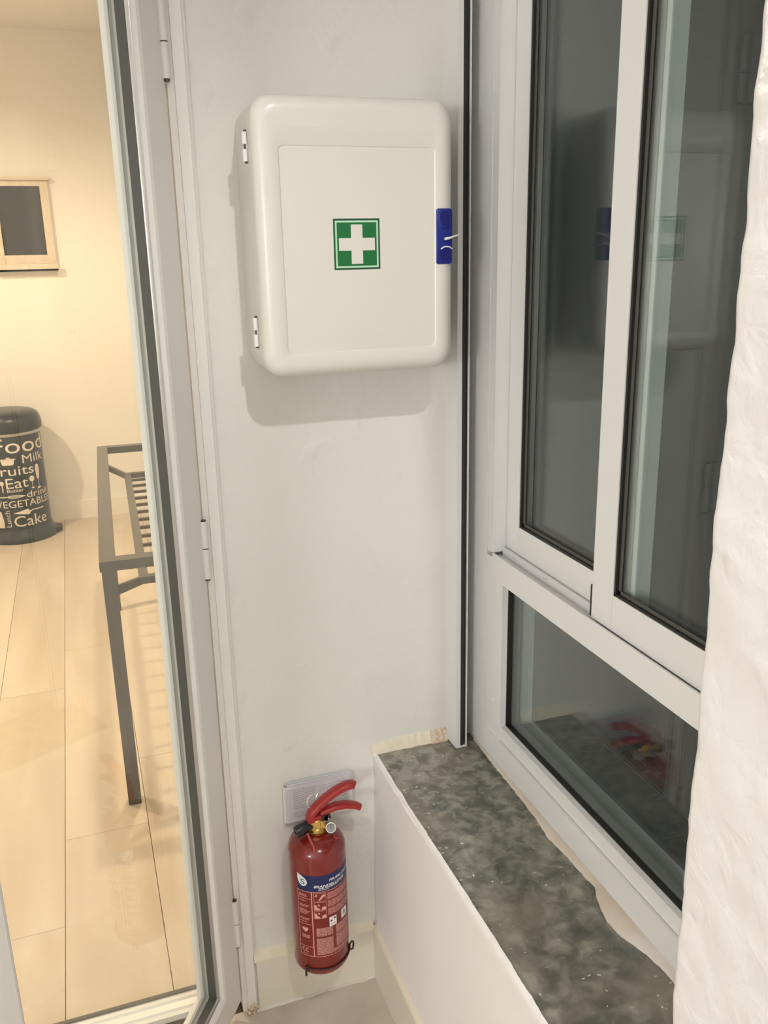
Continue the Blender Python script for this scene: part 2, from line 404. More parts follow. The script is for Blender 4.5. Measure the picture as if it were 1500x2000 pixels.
loft(bm, rows); finish(bm, 'beige_filler', M['fill'], sill, smooth=True, angle=60)
bm = bmesh.new()      # loose crumbs of plaster on the slate
for k in range(60):
    y = -random.uniform(.03, .93); x = random.uniform(.495, min(.665, cv(y)-.02)); r = random.uniform(.0006, .0017)
    if random.random() < .3: x = .492+random.uniform(0, .012)
    s = bmesh.ops.create_icosphere(bm, subdivisions=1, radius=r, matrix=Matrix.Translation((x, y, .5487)) @ Matrix.Rotation(random.uniform(0, 3), 4, 'Z') @ Matrix.Diagonal((1+random.random()*1.8, 1, .5, 1)))
finish(bm, 'plaster_crumbs', M['caulk'], sill)['kind'] = 'stuff'

# ---- window
FX = .690
bm = bmesh.new()
box(bm, FX, .76, -.0850, .02, .56, 2.30)                     # jamb against the back wall
box(bm, FX+.0015, .76, -.1075, -.0862, .986, 2.30)           # its inner lip
box(bm, FX+.0015, .76, -.1500, -.0862, .60, .9365)           # bead beside the lower pane
box(bm, FX, .76, -1.10, -.0862, .9370, .9780)                # transom
box(bm, FX, .6935, -1.10, -.1085, .9780, .9860)              # front lip of the track
box(bm, FX+.003, .76, -1.10, -.150, .616, .6445)             # bottom rail upper step
box(bm, FX-.003, .76, -1.10, -.0862, .566, .6145)            # bottom rail
box(bm, FX, .76, -1.14, -1.10, .56, 2.30)
box(bm, FX, .76, -1.10, -.10, 2.22, 2.30)
win = structure(finish(bm, 'window_1', M['alu'], bevel=.0012, smooth=True, angle=35))
boxes('transom_cap', [(.6935, .76, -1.10, -.1085, .9765, .9775)], M['alu_grey'], win)
bm = bmesh.new()
box(bm, .7115, .7155, -1.10, -.1085, .9775, .9945)
tr = finish(bm, 'sliding_track', M['alu'], win, bevel=.0008)
for y in (-.150, -.262, -.60, -.75): boxes('drain_slot', [(.7108, .7116, y-.012, y, .9865, .9885)], M['alu_grey'], tr)
boxes('brush_seal', [(.7000, .7180, -.4315, -.4250, .9855, 1.036)], M['rubber'], win)
boxes('brush_seal', [(.694, .700, -.1145, -.1085, .978, .985)], M['rubber'], win)
# lower fixed light
bm = bmesh.new()
for b in ((.7035, .728, -.1520, -.1500, .6445, .9365), (.7035, .728, -1.10, -.150, .6445, .6465), (.7035, .728, -1.10, -.150, .9345, .9370)): box(bm, *b)
finish(bm, 'gasket', M['rubber'], win)
boxes('glass_pane', [(.7100, .7140, -1.10, -.150, .645, .937)], M['wglass'], win)
boxes('glass_pane', [(.7260, .7300, -1.10, -.150, .645, .937)], M['wglass'], win)
boxes('glazing_spacer', [(.7142, .7258, -.1590, -.1520, .6465, .9345), (.7142, .7258, -1.10, -.159, .6465, .6530)], mat('spacer_grey', (.32, .33, .32), .35, .6), win)
def sash(name, x0, x1, y_left, y_right, z0, z1, stile, rail):
    root = empty(name, (x0, y_left, z0)); root.parent = win
    off = Vector((-x0, -y_left, -z0))
    def part(nm, L, m, bev=.0012):
        o = boxes(nm, [(a+off.x, b+off.x, c+off.y, d+off.y, e+off.z, f+off.z) for a, b, c, d, e, f in L], m, root, bevel=bev); return o
    part('stile', [(x0, x1, y_left-stile, y_left, z0, z1)], M['alu'])
    part('stile', [(x0, x1, y_right, y_right+stile, z0, z1)], M['alu'])
    yl, yr = y_left-stile-.0006, y_right+stile+.0006
    part('rail', [(x0, x1, yr, yl, z0, z0+rail)], M['alu'])
    part('rail', [(x0, x1, yr, yl, z1-rail, z1)], M['alu'])
    gx = x0+.0015
    part('gasket', [(gx, x1-.002, yl-.0040, yl, z0+rail, z1-rail), (gx, x1-.002, yr, yl, z0+rail, z0+rail+.0035), (gx, x1-.002, yr, yr+.004, z0+rail, z1-rail), (gx, x1-.002, yr, yl, z1-rail-.0035, z1-rail)], M['rubber'], 0)
    part('gasket_lip', [(x0+.0065, x0+.0085, yl-.0085, yl-.004, z0+rail, z1-rail), (x0+.0065, x0+.0085, yr, yl-.004, z0+rail+.0035, z0+rail+.0085)], M['gask'], 0)
    part('glass_pane', [(x0+.009, x0+.012, yr, yl, z0+rail, z1-rail)], M['wglass'], 0)
    part('glass_pane', [(x0+.0200, x0+.0230, yr, yl, z0+rail, z1-rail)], M['wglass'], 0)
    part('glazing_spacer', [(x0+.0122, x0+.0198, yl-.013, yl-.004, z0+rail+.0035, z1-rail)], M['silver'], 0)
    return root
sash('sash', .7190, .7450, -.1090, -.5080, .9850, 2.22, .0455, .0600)
sash('sash', .6985, .7110, -.4320, -1.09, .9850, 2.22, .0530, .0550)
# screw cap on lower bead
bm = bmesh.new(); rod(bm, (FX+.0015, -.118, .688), (FX-.001, -.118, .688), .0042, 20)
finish(bm, 'screw_cap', M['alu'], win, smooth=True)
# ---- insect-screen guide standing in the corner
bm = bmesh.new()
box(bm, .642, .6515, -.054, 0, .553, 2.40); box(bm, .6640, .6660, -.054, 0, .553, 2.40); box(bm, .6515, .6635, -.014, 0, .553, 2.40)
box(bm, .6515, .6635, -.054, -.014, .553, .5565)
gd = structure(finish(bm, 'trim_2', M['alu'], bevel=.0008, smooth=True, angle=35))
boxes('brush_strip', [(.6517, .6590, -.0528, -.015, .557, 2.40)], M['brush'], gd)
boxes('brush_strip', [(.6592, .6638, -.0500, -.015, .557, 2.40)], M['rubber'], gd)

# ---- door: fixed frame, threshold, open glazed leaf
bm = bmesh.new()
box(bm, .1785, .1900, -.006, .07, 0, 2.12); box(bm, .162, .1795, .004, .07, .03, 2.12); box(bm, .1895, .2070, -.010, .07, 0, 2.12); box(bm, .206, .2125, -.004, .05, 0, 2.16)
box(bm, -.62, -.58, -.008, .07, 0, 2.12); box(bm, -.60, .20, -.008, .07, 2.12, 2.16)
door = structure(finish(bm, 'door_1', M['dframe'], bevel=.003, smooth=True, angle=35))
T = [(.022, 0), (.022, .014), (.030, .016), (.034, .020), (.048, .022), (.052, .026), (.0725, .026), (.0725, .0), ]
bm = bmesh.new(); loft(bm, [[(x, y, z) for y, z in T] for x in (-.58, .1795)])
th = finish(bm, 'threshold', M['dframe'], door, bevel=.0008)
boxes('threshold_seal', [(-.58, .1795, .0640, .0725, .0260, .0300)], M['gask'], th)
U = Vector((-.5241, -.8516, 0)).normalized(); Nn = Vector((-U.y, U.x, 0)); H = Vector((.176, -.012, 0))
def LT(p): return H + U*p.x + Nn*p.y + Vector((0, 0, p.z))     # leaf space: along, towards the entry, up
LW, Z0, Z1 = .700, .038, 2.10
def lrect(ins, dep): return [LT(Vector((s, dep, z))) for s, z in ((ins, Z0+ins), (LW-ins, Z0+ins), (LW-ins, Z1-ins), (ins, Z1-ins))]
bm = bmesh.new()
lp = [(.083, -.048), (.0, -.048), (0, -.003), (.003, 0), (.066, 0), (.071, .0012), (.077, -.0008), (.083, -.007), (.083, -.048)]
loft(bm, [lrect(*q) for q in lp], False, False)
bmesh.ops.remove_doubles(bm, verts=bm.verts, dist=1e-6)
leaf = finish(bm, 'door_leaf', M['dframe'], door, smooth=True, angle=25)
bm = bmesh.new(); loft(bm, [lrect(*q) for q in ((.0825, -.0075), (.0845, -.0065), (.0860, -.0085), (.0862, -.0130))], False, False)
finish(bm, 'gasket_lip', M['silver'], leaf, smooth=True, angle=60)
bm = bmesh.new(); loft(bm, [lrect(*q) for q in ((.0838, -.012), (.0842, -.0150), (.0860, -.0290), (.0825, -.029))], False, False)
finish(bm, 'gasket', M['gask'], leaf)
bm = bmesh.new(); loft(bm, [lrect(*q) for q in ((.0825, -.0345), (.0955, -.0345), (.0985, -.0380), (.0985, -.047), (.0825, -.047))], False, False)
finish(bm, 'glazing_bead', M['dframe'], leaf)
bm = bmesh.new(); box(bm, .080, LW-.080, -.0340, -.0300, Z0+.08, Z1-.08, T=LT)
finish(bm, 'glass_pane', M['dglass'], leaf)
for z0, zg, z1 in ((1.784, 1.8350, 1.900), (.977, 1.0330, 1.083), (.180, .2350, .289)):
    bm = bmesh.new(); rod(bm, (.1775, -.0155, z0), (.1775, -.0155, zg-.001), .0062, 20); rod(bm, (.1775, -.0155, zg+.001), (.1775, -.0155, z1), .0062, 20)
    h = finish(bm, 'hinge', M['dframe'], door, smooth=True)
    bm = bmesh.new(); rod(bm, (.1775, -.0155, z0-.0035), (.1775, -.0155, z1+.002), .0046, 16); rod(bm, (.1775, -.0155, zg-.0012), (.1775, -.0155, zg+.0012), .0057, 16)
    finish(bm, 'hinge_pin', M['pin'], h, smooth=True)

# ================================================================ THINGS
# ---- first aid cabinet
CX0, CX1, CZ0, CZ1 = .2775, .5985, 1.3385, 1.7515
cab = tag(empty('first_aid_cabinet', (.4345, 0, CZ0)), 'white plastic first aid cabinet with green cross and blue latch on the wall', 'cabinet')
def lab_child(o, root):
    o.parent = root; o.matrix_parent_inverse = Matrix.Translation(-root.location); return o
def rr_loop(y, ins, r, x0=CX0, x1=CX1, z0=CZ0, z1=CZ1): return [(x, y, z) for x, z in rrect(x0+ins, x1-ins, z0+ins, z1-ins, max(r-ins*.6, .004), 8)]
bm = bmesh.new(); R0 = .034
loft(bm, [rr_loop(0, .0015, R0), rr_loop(-.094, .0008, R0), rr_loop(-.0955, .003, R0)])
lab_child(finish(bm, 'cabinet_body', M['cab'], smooth=True, angle=50), cab)
bm = bmesh.new(); rf = .021
loops = [rr_loop(-.0965, .0035, R0), rr_loop(-.0975, .0004, R0), rr_loop(-.1415+rf, 0, R0)]
for k in range(1, 9):
    a = PI/2*k/8; loops.append(rr_loop(-.1415+rf-rf*math.sin(a), rf*(1-math.cos(a)), R0))
px = (.3150, .5640, 1.3755, 1.6800)
def pl_loop(y, ins): return [(x, y, z) for x, z in rrect(px[0]+ins, px[1]-ins, px[2]+ins, px[3]-ins, .008, 8)]
loops += [pl_loop(-.1418, -.0012), pl_loop(-.1412, 0), pl_loop(-.1404, .0008)]
loft(bm, loops)
cdoor = lab_child(finish(bm, 'cabinet_door', M['cab'], smooth=True, angle=30), cab)
bm = bmesh.new()     # faint embossed outline above the panel
e0 = [(x, z) for x, z in rrect(.312, .560, 1.6945, 1.722, .006, 4)]; e1 = [(x, z) for x, z in rrect(.3126, .5594, 1.6951, 1.7214, .006, 4)]
loft(bm, [[(x, -.1410, z) for x, z in e0], [(x, -.14165, z) for x, z in e1]], True, True)
finish(bm, 'nameplate_panel', M['cab'], cdoor)
for z0, z1 in ((1.6605, 1.7020), (1.3860, 1.4305)):
    bm = bmesh.new(); zm = (z0+z1)/2; hx, hy = .2742, -.0985
    rod(bm, (hx, hy, z0), (hx, hy, zm-.0035), .0042, 16); rod(bm, (hx, hy, zm+.0035), (hx, hy, z1), .0042, 16)
    box(bm, hx, hx+.004, hy-.002, hy+.008, z0, z1)
    hg = lab_child(finish(bm, 'hinge', M['white'], smooth=True), cab)
    bm = bmesh.new(); rod(bm, (hx+.0008, hy, z0-.0028), (hx+.0008, hy, z1+.0028), .0022, 12)
    p = finish(bm, 'hinge_pin', M['pin'], smooth=True); p.parent = hg; 
# green cross sticker on the panel
sx0, sx1, sz0, sz1 = .3950, .4705, 1.5005, 1.5765
bm = bmesh.new(); yb = -.1404
def fr(bm, ins, y, mi):
    box(bm, sx0+ins, sx1-ins, y, yb+.0003, sz0+ins, sz1-ins, mi)
fr(bm, 0, yb-.00010, 0)
st = lab_child(finish(bm, 'cross_sticker', M['dgreen']), cab)
bm = bmesh.new(); fr(bm, .0029, yb-.00016, 0); finish(bm, 'sticker_border', M['greenpale'], st)
bm = bmesh.new(); fr(bm, .0056, yb-.00022, 0); finish(bm, 'sticker_field', M['green'], st)
bm = bmesh.new(); W = sx1-sx0; cxm, czm = (sx0+sx1)/2, (sz0+sz1)/2; aw, al = .124*W, .388*W
poly = [(-aw, -al), (aw, -al), (aw, -aw), (al, -aw), (al, aw), (aw, aw), (aw, al), (-aw, al), (-aw, aw), (-al, aw), (-al, -aw), (-aw, -aw)]
prism(bm, [(cxm+a, czm+b) for a, b in poly], yb-.00030, yb); finish(bm, 'cross', M['cab'], st)
# blue latch with recesses, white turn key and white bail
bm = bmesh.new()
loft(bm, [[(x, y, z) for x, z in rrect(.5650+i, .5925-i*.2, 1.5055+i, 1.5905-i, .004, 5)] for y, i in ((-.112, 0), (-.1425, 0), (-.1436, .0012))])
lt = lab_child(finish(bm, 'latch', M['blue'], smooth=True, angle=40), cab)
for z0, z1 in ((1.5655, 1.5865), (1.5100, 1.5310)):
    bm = bmesh.new(); loft(bm, [[(x, y, z) for x, z in rrect(.5715+i, .5895-i, z0+i, z1-i, .005, 4)] for y, i in ((-.143, 0), (-.1441, .0006), (-.1438, .0022))])
    finish(bm, 'latch_recess', M['dblue'], lt)
bm = bmesh.new(); tube(bm, [(.5720, -.1440, 1.5625), (.577, -.1452, 1.5612), (.583, -.1452, 1.5612), (.589, -.1440, 1.5628)], .0008, 8)
finish(bm, 'latch_ridge', M['blue'], lt, smooth=True)
bm = bmesh.new(); tube(bm, [(.5725, -.1448, 1.5285), (.5765, -.1462, 1.5318), (.582, -.1465, 1.5325), (.587, -.1462, 1.5318), (.5925, -.1440, 1.5290)], .0011, 8)
finish(bm, 'bail', M['white'], lt, smooth=True)
bm = bmesh.new()
loft(bm, [ring(c, (1, -.25, .1), r, 14, r2) for c, r, r2 in (((.5782, -.1455, 1.5440), .0030, .0018), ((.5800, -.1475, 1.5445), .0042, .0024), ((.5860, -.1490, 1.5455), .0040, .0020), ((.5930, -.1500, 1.5480), .0032, .0016), ((.6010, -.1505, 1.5500), .0028, .0012), ((.6025, -.1505, 1.5505), .0018, .0008))])
finish(bm, 'turn_key', M['white'], lt, smooth=True)

# ---- fire extinguisher
EX, EY, ER = .3385, -.0680, .0562
ext = tag(empty('fire_extinguisher', (EX, EY, .1480)), 'red fire extinguisher with blue label hanging low on the white wall', 'fire extinguisher')
bm = bmesh.new()
prof = [(.0005, .152), (.030, .1515), (.044, .1490), (.0515, .1500), (.0552, .1560), (ER, .1650), (ER, .4160)]
for k in range(1, 11):
    a = PI/2*k/10; prof.append((.0175+(ER-.0175)*math.cos(a), .4160+.0300*math.sin(a)))
prof += [(.0172, .4495), (.0005, .4500)]
lathe(bm, prof, EX, EY, 72); lab_child(finish(bm, 'cylinder', M['red'], smooth=True, angle=60), ext)
def wrap(u, v, lift, R_, cx, cy):       # u in degrees from the front, v height
    a = math.radians(u); r = R_+lift; return Vector((cx+r*math.sin(a), cy-r*math.cos(a), v))
def patch(bm, u0, u1, v0, v1, lift, R_, cx, cy, mi=0, step=4):
    n = max(1, int(abs(u1-u0)/step)); prev = None
    for i in range(n+1):
        u = u0+(u1-u0)*i/n; cur = [bm.verts.new(wrap(u, v, lift, R_, cx, cy)) for v in (v0, v1)]
        if prev: bm.faces.new((prev[0], cur[0], cur[1], prev[1])).material_index = mi
        prev = cur
def wmap(bm, flat, lift, R_, cx, cy, step=4.0):
    """flat: bmesh with x = angle, y = height; cut into narrow strips, then bent round the cylinder"""
    us = [v.co.x for v in flat.verts]; u = math.floor(min(us)/step)*step+step
    while u < max(us):
        bmesh.ops.bisect_plane(flat, geom=flat.verts[:]+flat.edges[:]+flat.faces[:], plane_co=(u, 0, 0), plane_no=(1, 0, 0)); u += step
    V = {v: bm.verts.new(wrap(v.co.x, v.co.y, lift, R_, cx, cy)) for v in flat.verts}
    for f in flat.faces:
        try: bm.faces.new([V[v] for v in f.verts])
        except ValueError: pass
    flat.free()
def wpoly(bm, pts, lift, R_, cx, cy):
    fl = bmesh.new(); fl.faces.new([fl.verts.new((u, v, 0)) for u, v in pts]); bmesh.ops.triangulate(fl, faces=fl.faces)
    wmap(bm, fl, lift, R_, cx, cy)
def text_mesh(txt, shear=0.0, bold=0.0):
    cu = bpy.data.curves.new('t', 'FONT'); cu.body = txt; cu.resolution_u = 3; cu.shear = shear; cu.offset = bold
    o = bpy.data.objects.new('t', cu); COL.objects.link(o)
    dg = bpy.context.evaluated_depsgraph_get(); me = bpy.data.meshes.new_from_object(o.evaluated_get(dg))
    bpy.data.objects.remove(o); bpy.data.curves.remove(cu)
    return me
def wtext(bm, txt, u0, u1, v0, h, lift, R_, cx, cy, rot=False, shear=0.0, bold=0.0, capref='H', slope=0.0):
    """text on the cylinder from angle u0 to u1, baseline v0, capital height h; rot reads upwards"""
    me = text_mesh(txt, shear, bold); ref = text_mesh(capref); ch = max(v.co.y for v in ref.vertices); bpy.data.meshes.remove(ref)
    xs = [v.co.x for v in me.vertices]; x0, x1 = min(xs), max(xs)
    V = []; fl = bmesh.new()
    for v in me.vertices:
        s = (v.co.x-x0)/(x1-x0); t = v.co.y/ch
        if rot: u, z = u1-(u1-u0)*t, v0+h*s
        else: u, z = u0+(u1-u0)*s, v0+h*t+slope*s
        V.append(fl.verts.new((u, z, 0)))
    for p in me.polygons:
        try: fl.faces.new([V[i] for i in p.vertices])
        except ValueError: pass
    bpy.data.meshes.remove(me); wmap(bm, fl, lift, R_, cx, cy)
E_ = (ER, EX, EY)
bm = bmesh.new(); patch(bm, -59, 100, .197, .351, .00012, *E_); lb = lab_child(finish(bm, 'label', M['lblred'], smooth=True), ext)
bm = bmesh.new(); patch(bm, -59, 100, .3500, .3860, .00022, *E_); finish(bm, 'blue_band', M['navy'], lb, smooth=True)
bm = bmesh.new()
def line_h(u0, u1, v, w=.0011): patch(bm, u0, u1, v-w/2, v+w/2, .0003, *E_)
def line_v(u, v0, v1, w=.0012): d = math.degrees(w/ER)/2; patch(bm, u-d, u+d, v0, v1, .0003, *E_)
line_h(-59, 100, .3495); line_h(-59, 100, .1980); line_v(-59, .198, .3495, .001); line_v(-28.5, .198, .3495, .0018)
for v in (.3330, .2730, .2200): line_h(-59, -28.5, v, .0009)
for v0, v1 in ((.3275, .3465), (.3080, .3255), (.2885, .3060)):
    line_h(-24, 0, v0, .0007); line_h(-24, 0, v1, .0007); line_v(-24, v0, v1, .0007); line_v(0, v0, v1, .0007)
finish(bm, 'label_rules', M['pink'], lb)
bm = bmesh.new()
drop = [(-58.0, .3880), (-56, .3865), (-48, .3835), (-41, .3795), (-37, .3745), (-36, .3690), (-38.5, .3640), (-43, .3610), (-48, .3610), (-53, .3640), (-56.5, .3700), (-58, .3770)]
wpoly(bm, drop, .0004, *E_)
wtext(bm, 'BRANDBLUSSER', -23, 46, .3595, .0052, .0004, *E_, shear=.25, bold=.02)
wtext(bm, 'FEUERLÖSCHER', 8, 72, .3700, .0050, .0004, *E_, shear=.25, bold=.02)
finish(bm, 'brand_lettering', M['lwhite'], lb)
bm = bmesh.new(); wtext(bm, 'S', -51, -40.5, .3650, .0115, .0006, *E_, bold=.01); finish(bm, 'logo_letter', M['teal'], lb)
bm = bmesh.new()
def dashes(u0, u1, v, hgt, seed):
    rnd = random.Random(seed); u = u0
    while u < u1:
        w_ = rnd.uniform(4, 13); patch(bm, u, min(u+w_, u1), v, v+hgt, .00035, *E_); u += w_+1.0
k = 0
for v in (.3568, .3535): dashes(-14, 30 if v > .355 else 6, v, .0013, k); k += 1
finish(bm, 'small_print', M['lwhite'], lb)['kind'] = 'stuff'
bm = bmesh.new()
for v in [.3435-.0026*i for i in range(20)]:
    if i_ := (round((.3435-v)/.0026) % 7 == 6): continue
    dashes(3, 88, v, .0013, k); k += 1
for v in (.3270, .3165, .3135, .3060, .3030, .3000, .2970, .2860, .2830, .2780): dashes(-56, -34 - (k % 3)*3, v, .0014, k); k += 1
for v in (.2460, .2430, .2405): dashes(-53, -36, v, .0015, k); k += 1
dashes(-53, -40, .2020, .0012, 3)
for v in [.2640-.0022*i for i in range(29)]:
    if abs(v-.2430) < .0025: continue
    dashes(-22, 12 if v > .2105 else 95, v, .0013, k); k += 1
for v in [.2620-.0022*i for i in range(23)]:
    if abs(v-.2420) < .0012: continue
    dashes(19, 95, v, .0013, k); k += 1
finish(bm, 'instruction_print', M['pinkd'], lb)['kind'] = 'stuff'
bm = bmesh.new()
wtext(bm, 'BR2.', -55.5, -37, .3375, .0050, .0004, *E_, bold=.015)
# CE mark: two open arcs
for uc, bar in ((-50, 0), (-42, 1)):
    for i in range(10):
        a0, a1 = math.radians(60+24*i), math.radians(60+24*(i+1)); ro, ri = .0048, .0034; du = math.degrees(1/ER)
        wpoly(bm, [(uc+ro*math.cos(a0)*du, .2115+ro*math.sin(a0)), (uc+ro*math.cos(a1)*du, .2115+ro*math.sin(a1)), (uc+ri*math.cos(a1)*du, .2115+ri*math.sin(a1)), (uc+ri*math.cos(a0)*du, .2115+ri*math.sin(a0))], .0004, *E_)
    if bar: patch(bm, uc-4, uc+.5, .2109, .2121, .0004, *E_)
# heart-shaped approval mark
hp = []
for i in range(28):
    t = 2*PI*i/28; hx = 16*math.sin(t)**3; hz = 13*math.cos(t)-5*math.cos(2*t)-2*math.cos(3*t)-math.cos(4*t)
    hp.append((-45+hx*.42, .2600+hz*.00042))
wpoly(bm, hp, .0004, *E_)
# pictograms: hand pulling pin, figures aiming
for j, v in enumerate((.3275, .3080, .2885)):
    wpoly(bm, [(-23, v+.012), (-20, v+.0165), (-17, v+.016), (-18, v+.012)], .0004, *E_) if j == 0 else wpoly(bm, [(-23.5, v+.001), (-23.5, v+.012), (-20, v+.0125), (-18, v+.006), (-14, v+.0045), (-12, v+.001)], .0004, *E_)
    if j == 0:
        wpoly(bm, [(-16, v+.002), (-12, v+.0025), (-6, v+.009), (-1, v+.0115), (-1, v+.0145), (-7, v+.014), (-11, v+.010)], .0004, *E_)
        wpoly(bm, [(-9, v+.013), (-4, v+.017), (-2, v+.0165), (-6, v+.012)], .0004, *E_)
    else:
        wpoly(bm, [(-15+6*math.cos(a*PI/4)*.35, v+.0115+.0021*math.sin(a*PI/4)) for a in range(8)], .0004, *E_)
        wpoly(bm, [(-10, v+.001), (-8, v+.0065), (-3, v+.0085), (-1, v+.006), (-1, v+.001)], .0004, *E_)
finish(bm, 'label_symbols', M['pink'], lb)['kind'] = 'stuff'
bm = bmesh.new(); patch(bm, 5, 21, .2655, .2870, .0004, *E_); patch(bm, 34, 53, .2690, .2890, .0004, *E_)
finish(bm, 'warning_square', M['lwhite'], lb)
bm = bmesh.new()
wpoly(bm, [(14, .2795), (17, .2865), (20, .2795)], .0006, *E_); patch(bm, 7, 12, .2765, .2800, .0006, *E_); patch(bm, 7, 19, .2700, .2712, .0006, *E_); patch(bm, 40, 47, .2745, .2775, .0006, *E_)
wpoly(bm, [(38, .2800), (43, .2850), (48, .2800), (43, .2790)], .0006, *E_)
finish(bm, 'warning_symbol', M['lblred'], lb)
# valve group
bm = bmesh.new(); lathe(bm, [(.0005, .4480), (.0195, .4480), (.0205, .4505), (.0205, .4540), (.0160, .4560), (.0140, .4580), (.0140, .4750), (.0120, .4775), (.0005, .4775)], EX+.002, EY, 32)
box(bm, EX-.011, EX+.017, EY-.013, EY+.013, .458, .474)
nk = lab_child(finish(bm, 'brass_valve', M['brass'], smooth=True, angle=35), ext)
def strap(name, path, w_, t_, m, parent, wtip=None):
    """channel strap: path in x,z; lies across y"""
    bm = bmesh.new(); loops = []; n = len(path)
    for i, (x, z) in enumerate(path):
        a = path[max(0, i-1)]; b = path[min(n-1, i+1)]; t = Vector((b[0]-a[0], 0, b[1]-a[1])).normalized(); nn = Vector((-t.z, 0, t.x))
        ww = (w_ if wtip is None else w_+(wtip-w_)*i/(n-1))/2
        if i == n-1: ww *= .55
        P = Vector((x, EY, z)); lp_ = []
        for yy, kk in ((-1, -1), (-1, .2), (-.80, .75), (-.4, 1), (.4, 1), (.80, .75), (1, .2), (1, -1), (.78, -1), (.78, -.1), (-.78, -.1), (-.78, -1)):
            lp_.append(P+Vector((0, 1, 0))*ww*yy+nn*t_*kk)
        loops.append(lp_)
    loft(bm, loops); return lab_child(finish(bm, name, m, smooth=True, angle=50), parent)
strap('carrying_handle', [(.3250, .4730), (.3262, .4830), (.3320, .4930), (.3450, .5040), (.3620, .5165), (.3820, .5275), (.3980, .5330), (.4110, .5345), (.4180, .5335), (.4205, .5320)], .0250, .0055, M['red2'], ext, .0210)
strap('squeeze_lever', [(.3480, .4860), (.3620, .4905), (.3800, .4935), (.3980, .4925), (.4120, .4885), (.4200, .4855), (.4290, .4800), (.4310, .4790)], .0215, .0048, M['red2'], ext, .0190)
bm = bmesh.new(); box(bm, .3245, .3520, EY-.0122, EY+.0122, .4700, .4860)
lab_child(finish(bm, 'handle_bracket', M['red2'], bevel=.002, smooth=True), ext)
bm = bmesh.new(); rod(bm, (.3600, EY-.0135, .4795), (.3600, EY+.0135, .4795), .0065, 20); box(bm, .3480, .3600, EY-.0135, EY+.010, .4740, .4850)
lab_child(finish(bm, 'valve_plug', M['black'], smooth=True, angle=40), ext)
bm = bmesh.new(); rod(bm, (.3615, EY-.0150, .4775), (.3615, EY-.0130, .4775), .0018, 12); lab_child(finish(bm, 'rivet', M['chrome'], smooth=True), ext)
bm = bmesh.new()
a, b = Vector((.3290, EY-.004, .4670)), Vector((.2960, EY-.010, .4600)); d = b-a
loft(bm, [ring(a+d*t, d, r, 24) for t, r in ((0, .0095), (.15, .0105), (.2, .0115), (.85, .0115), (1, .0108), (1, .0060), (.7, .0060))])
lab_child(finish(bm, 'nozzle', M['black'], smooth=True, angle=40), ext)
gc = Vector((.3625, -.0930, .4640)); gn = Vector((-.20, -.72, .66)).normalized()
bm = bmesh.new(); loft(bm, [ring(gc+gn*t, gn, r, 32) for t, r in ((-.014, .004), (-.008, .0045), (-.007, .0095), (.001, .0102), (.0022, .0098), (.0022, .0084), (.0005, .0082))])
g = lab_child(finish(bm, 'pressure_gauge', M['chrome'], smooth=True, angle=35), ext)
bm = bmesh.new(); loft(bm, [ring(gc+gn*.0006, gn, .0083, 24), ring(gc+gn*.0009, gn, .0083, 24)])
o = finish(bm, 'gauge_dial', M['dial']); o.parent = g; o.matrix_parent_inverse = Matrix.Translation(-ext.location) @ Matrix.Translation(ext.location)
bm = bmesh.new(); u_ = gn.cross(Vector((0, 0, 1))).normalized(); v_ = u_.cross(gn)
tube(bm, [gc+gn*.0014-v_*.003, gc+gn*.0014+v_*.0062], .0005, 6)
for k_ in range(9):
    a_ = math.radians(30+15*k_); tube(bm, [gc+gn*.0011+u_*.0058*math.cos(a_)+v_*.0058*math.sin(a_), gc+gn*.0011+u_*.0072*math.cos(a_)+v_*.0072*math.sin(a_)], .0004, 5)
o = finish(bm, 'gauge_needle', M['black']); o.parent = g
bm = bmesh.new(); rc = Vector((.3380, EY+.006, .5080))
tube(bm, [rc+Vector((.0125*math.cos(t*PI/12), .004*math.sin(t*PI/12), .0125*math.sin(t*PI/12))) for t in range(24)], .0011, 8, closed=True)
rod(bm, (.3440, EY+.004, .5200), (.3470, EY+.004, .5260), .0030, 12, .0018)
lab_child(finish(bm, 'safety_pin', M['chrome'], smooth=True), ext)
bm = bmesh.new()
tube(bm, [(.3170, -.0860, .4590), (.3205, -.0960, .4480), (.3235, -.1060, .4405), (.3230, -.1130, .4330)], [.0022, .0032, .0030, .0034], 8)
lab_child(finish(bm, 'safety_seal', M['red2'], smooth=True), ext); bm = bmesh.new()
tube(bm, [(.3660, -.1000, .4480), (.3700, -.1040, .4460), (.3740, -.1020, .4470)], .0022, 8)
lab_child(finish(bm, 'safety_seal', M['red2'], smooth=True), ext)
# dark wire clip around the foot of the cylinder
bm = bmesh.new(); P = []
for i in range(25):
    a_ = -50+124*i/24; P.append(tuple(wrap(a_, .168, .0016, *E_)))
tube(bm, P, .0015, 8); clip = lab_child(finish(bm, 'wire_clip', M['wire'], smooth=True), ext)
bm = bmesh.new(); q = wrap(-46, .168, .003, *E_); tube(bm, [q+Vector((.005, -.001, .003)), q+Vector((0, -.002, .0040)), q+Vector((-.001, -.002, -.003)), q+Vector((-.001, -.001, -.017))], .0022, 10)
finish(bm, 'wire_hook', M['wire'], clip, smooth=True)
bm = bmesh.new(); q = wrap(70, .174, .004, *E_)
tube(bm, [q+Vector((-.0045, -.004, -.007)), q+Vector((.0025, -.004, -.006)), q+Vector((.0045, -.003, .004)), q+Vector((.0040, -.003, .010)), q+Vector((.001, -.003, .012)), q+Vector((-.0035, -.003, .006))], .0019, 10, closed=True)
finish(bm, 'wire_loop', M['wire'], clip, smooth=True)

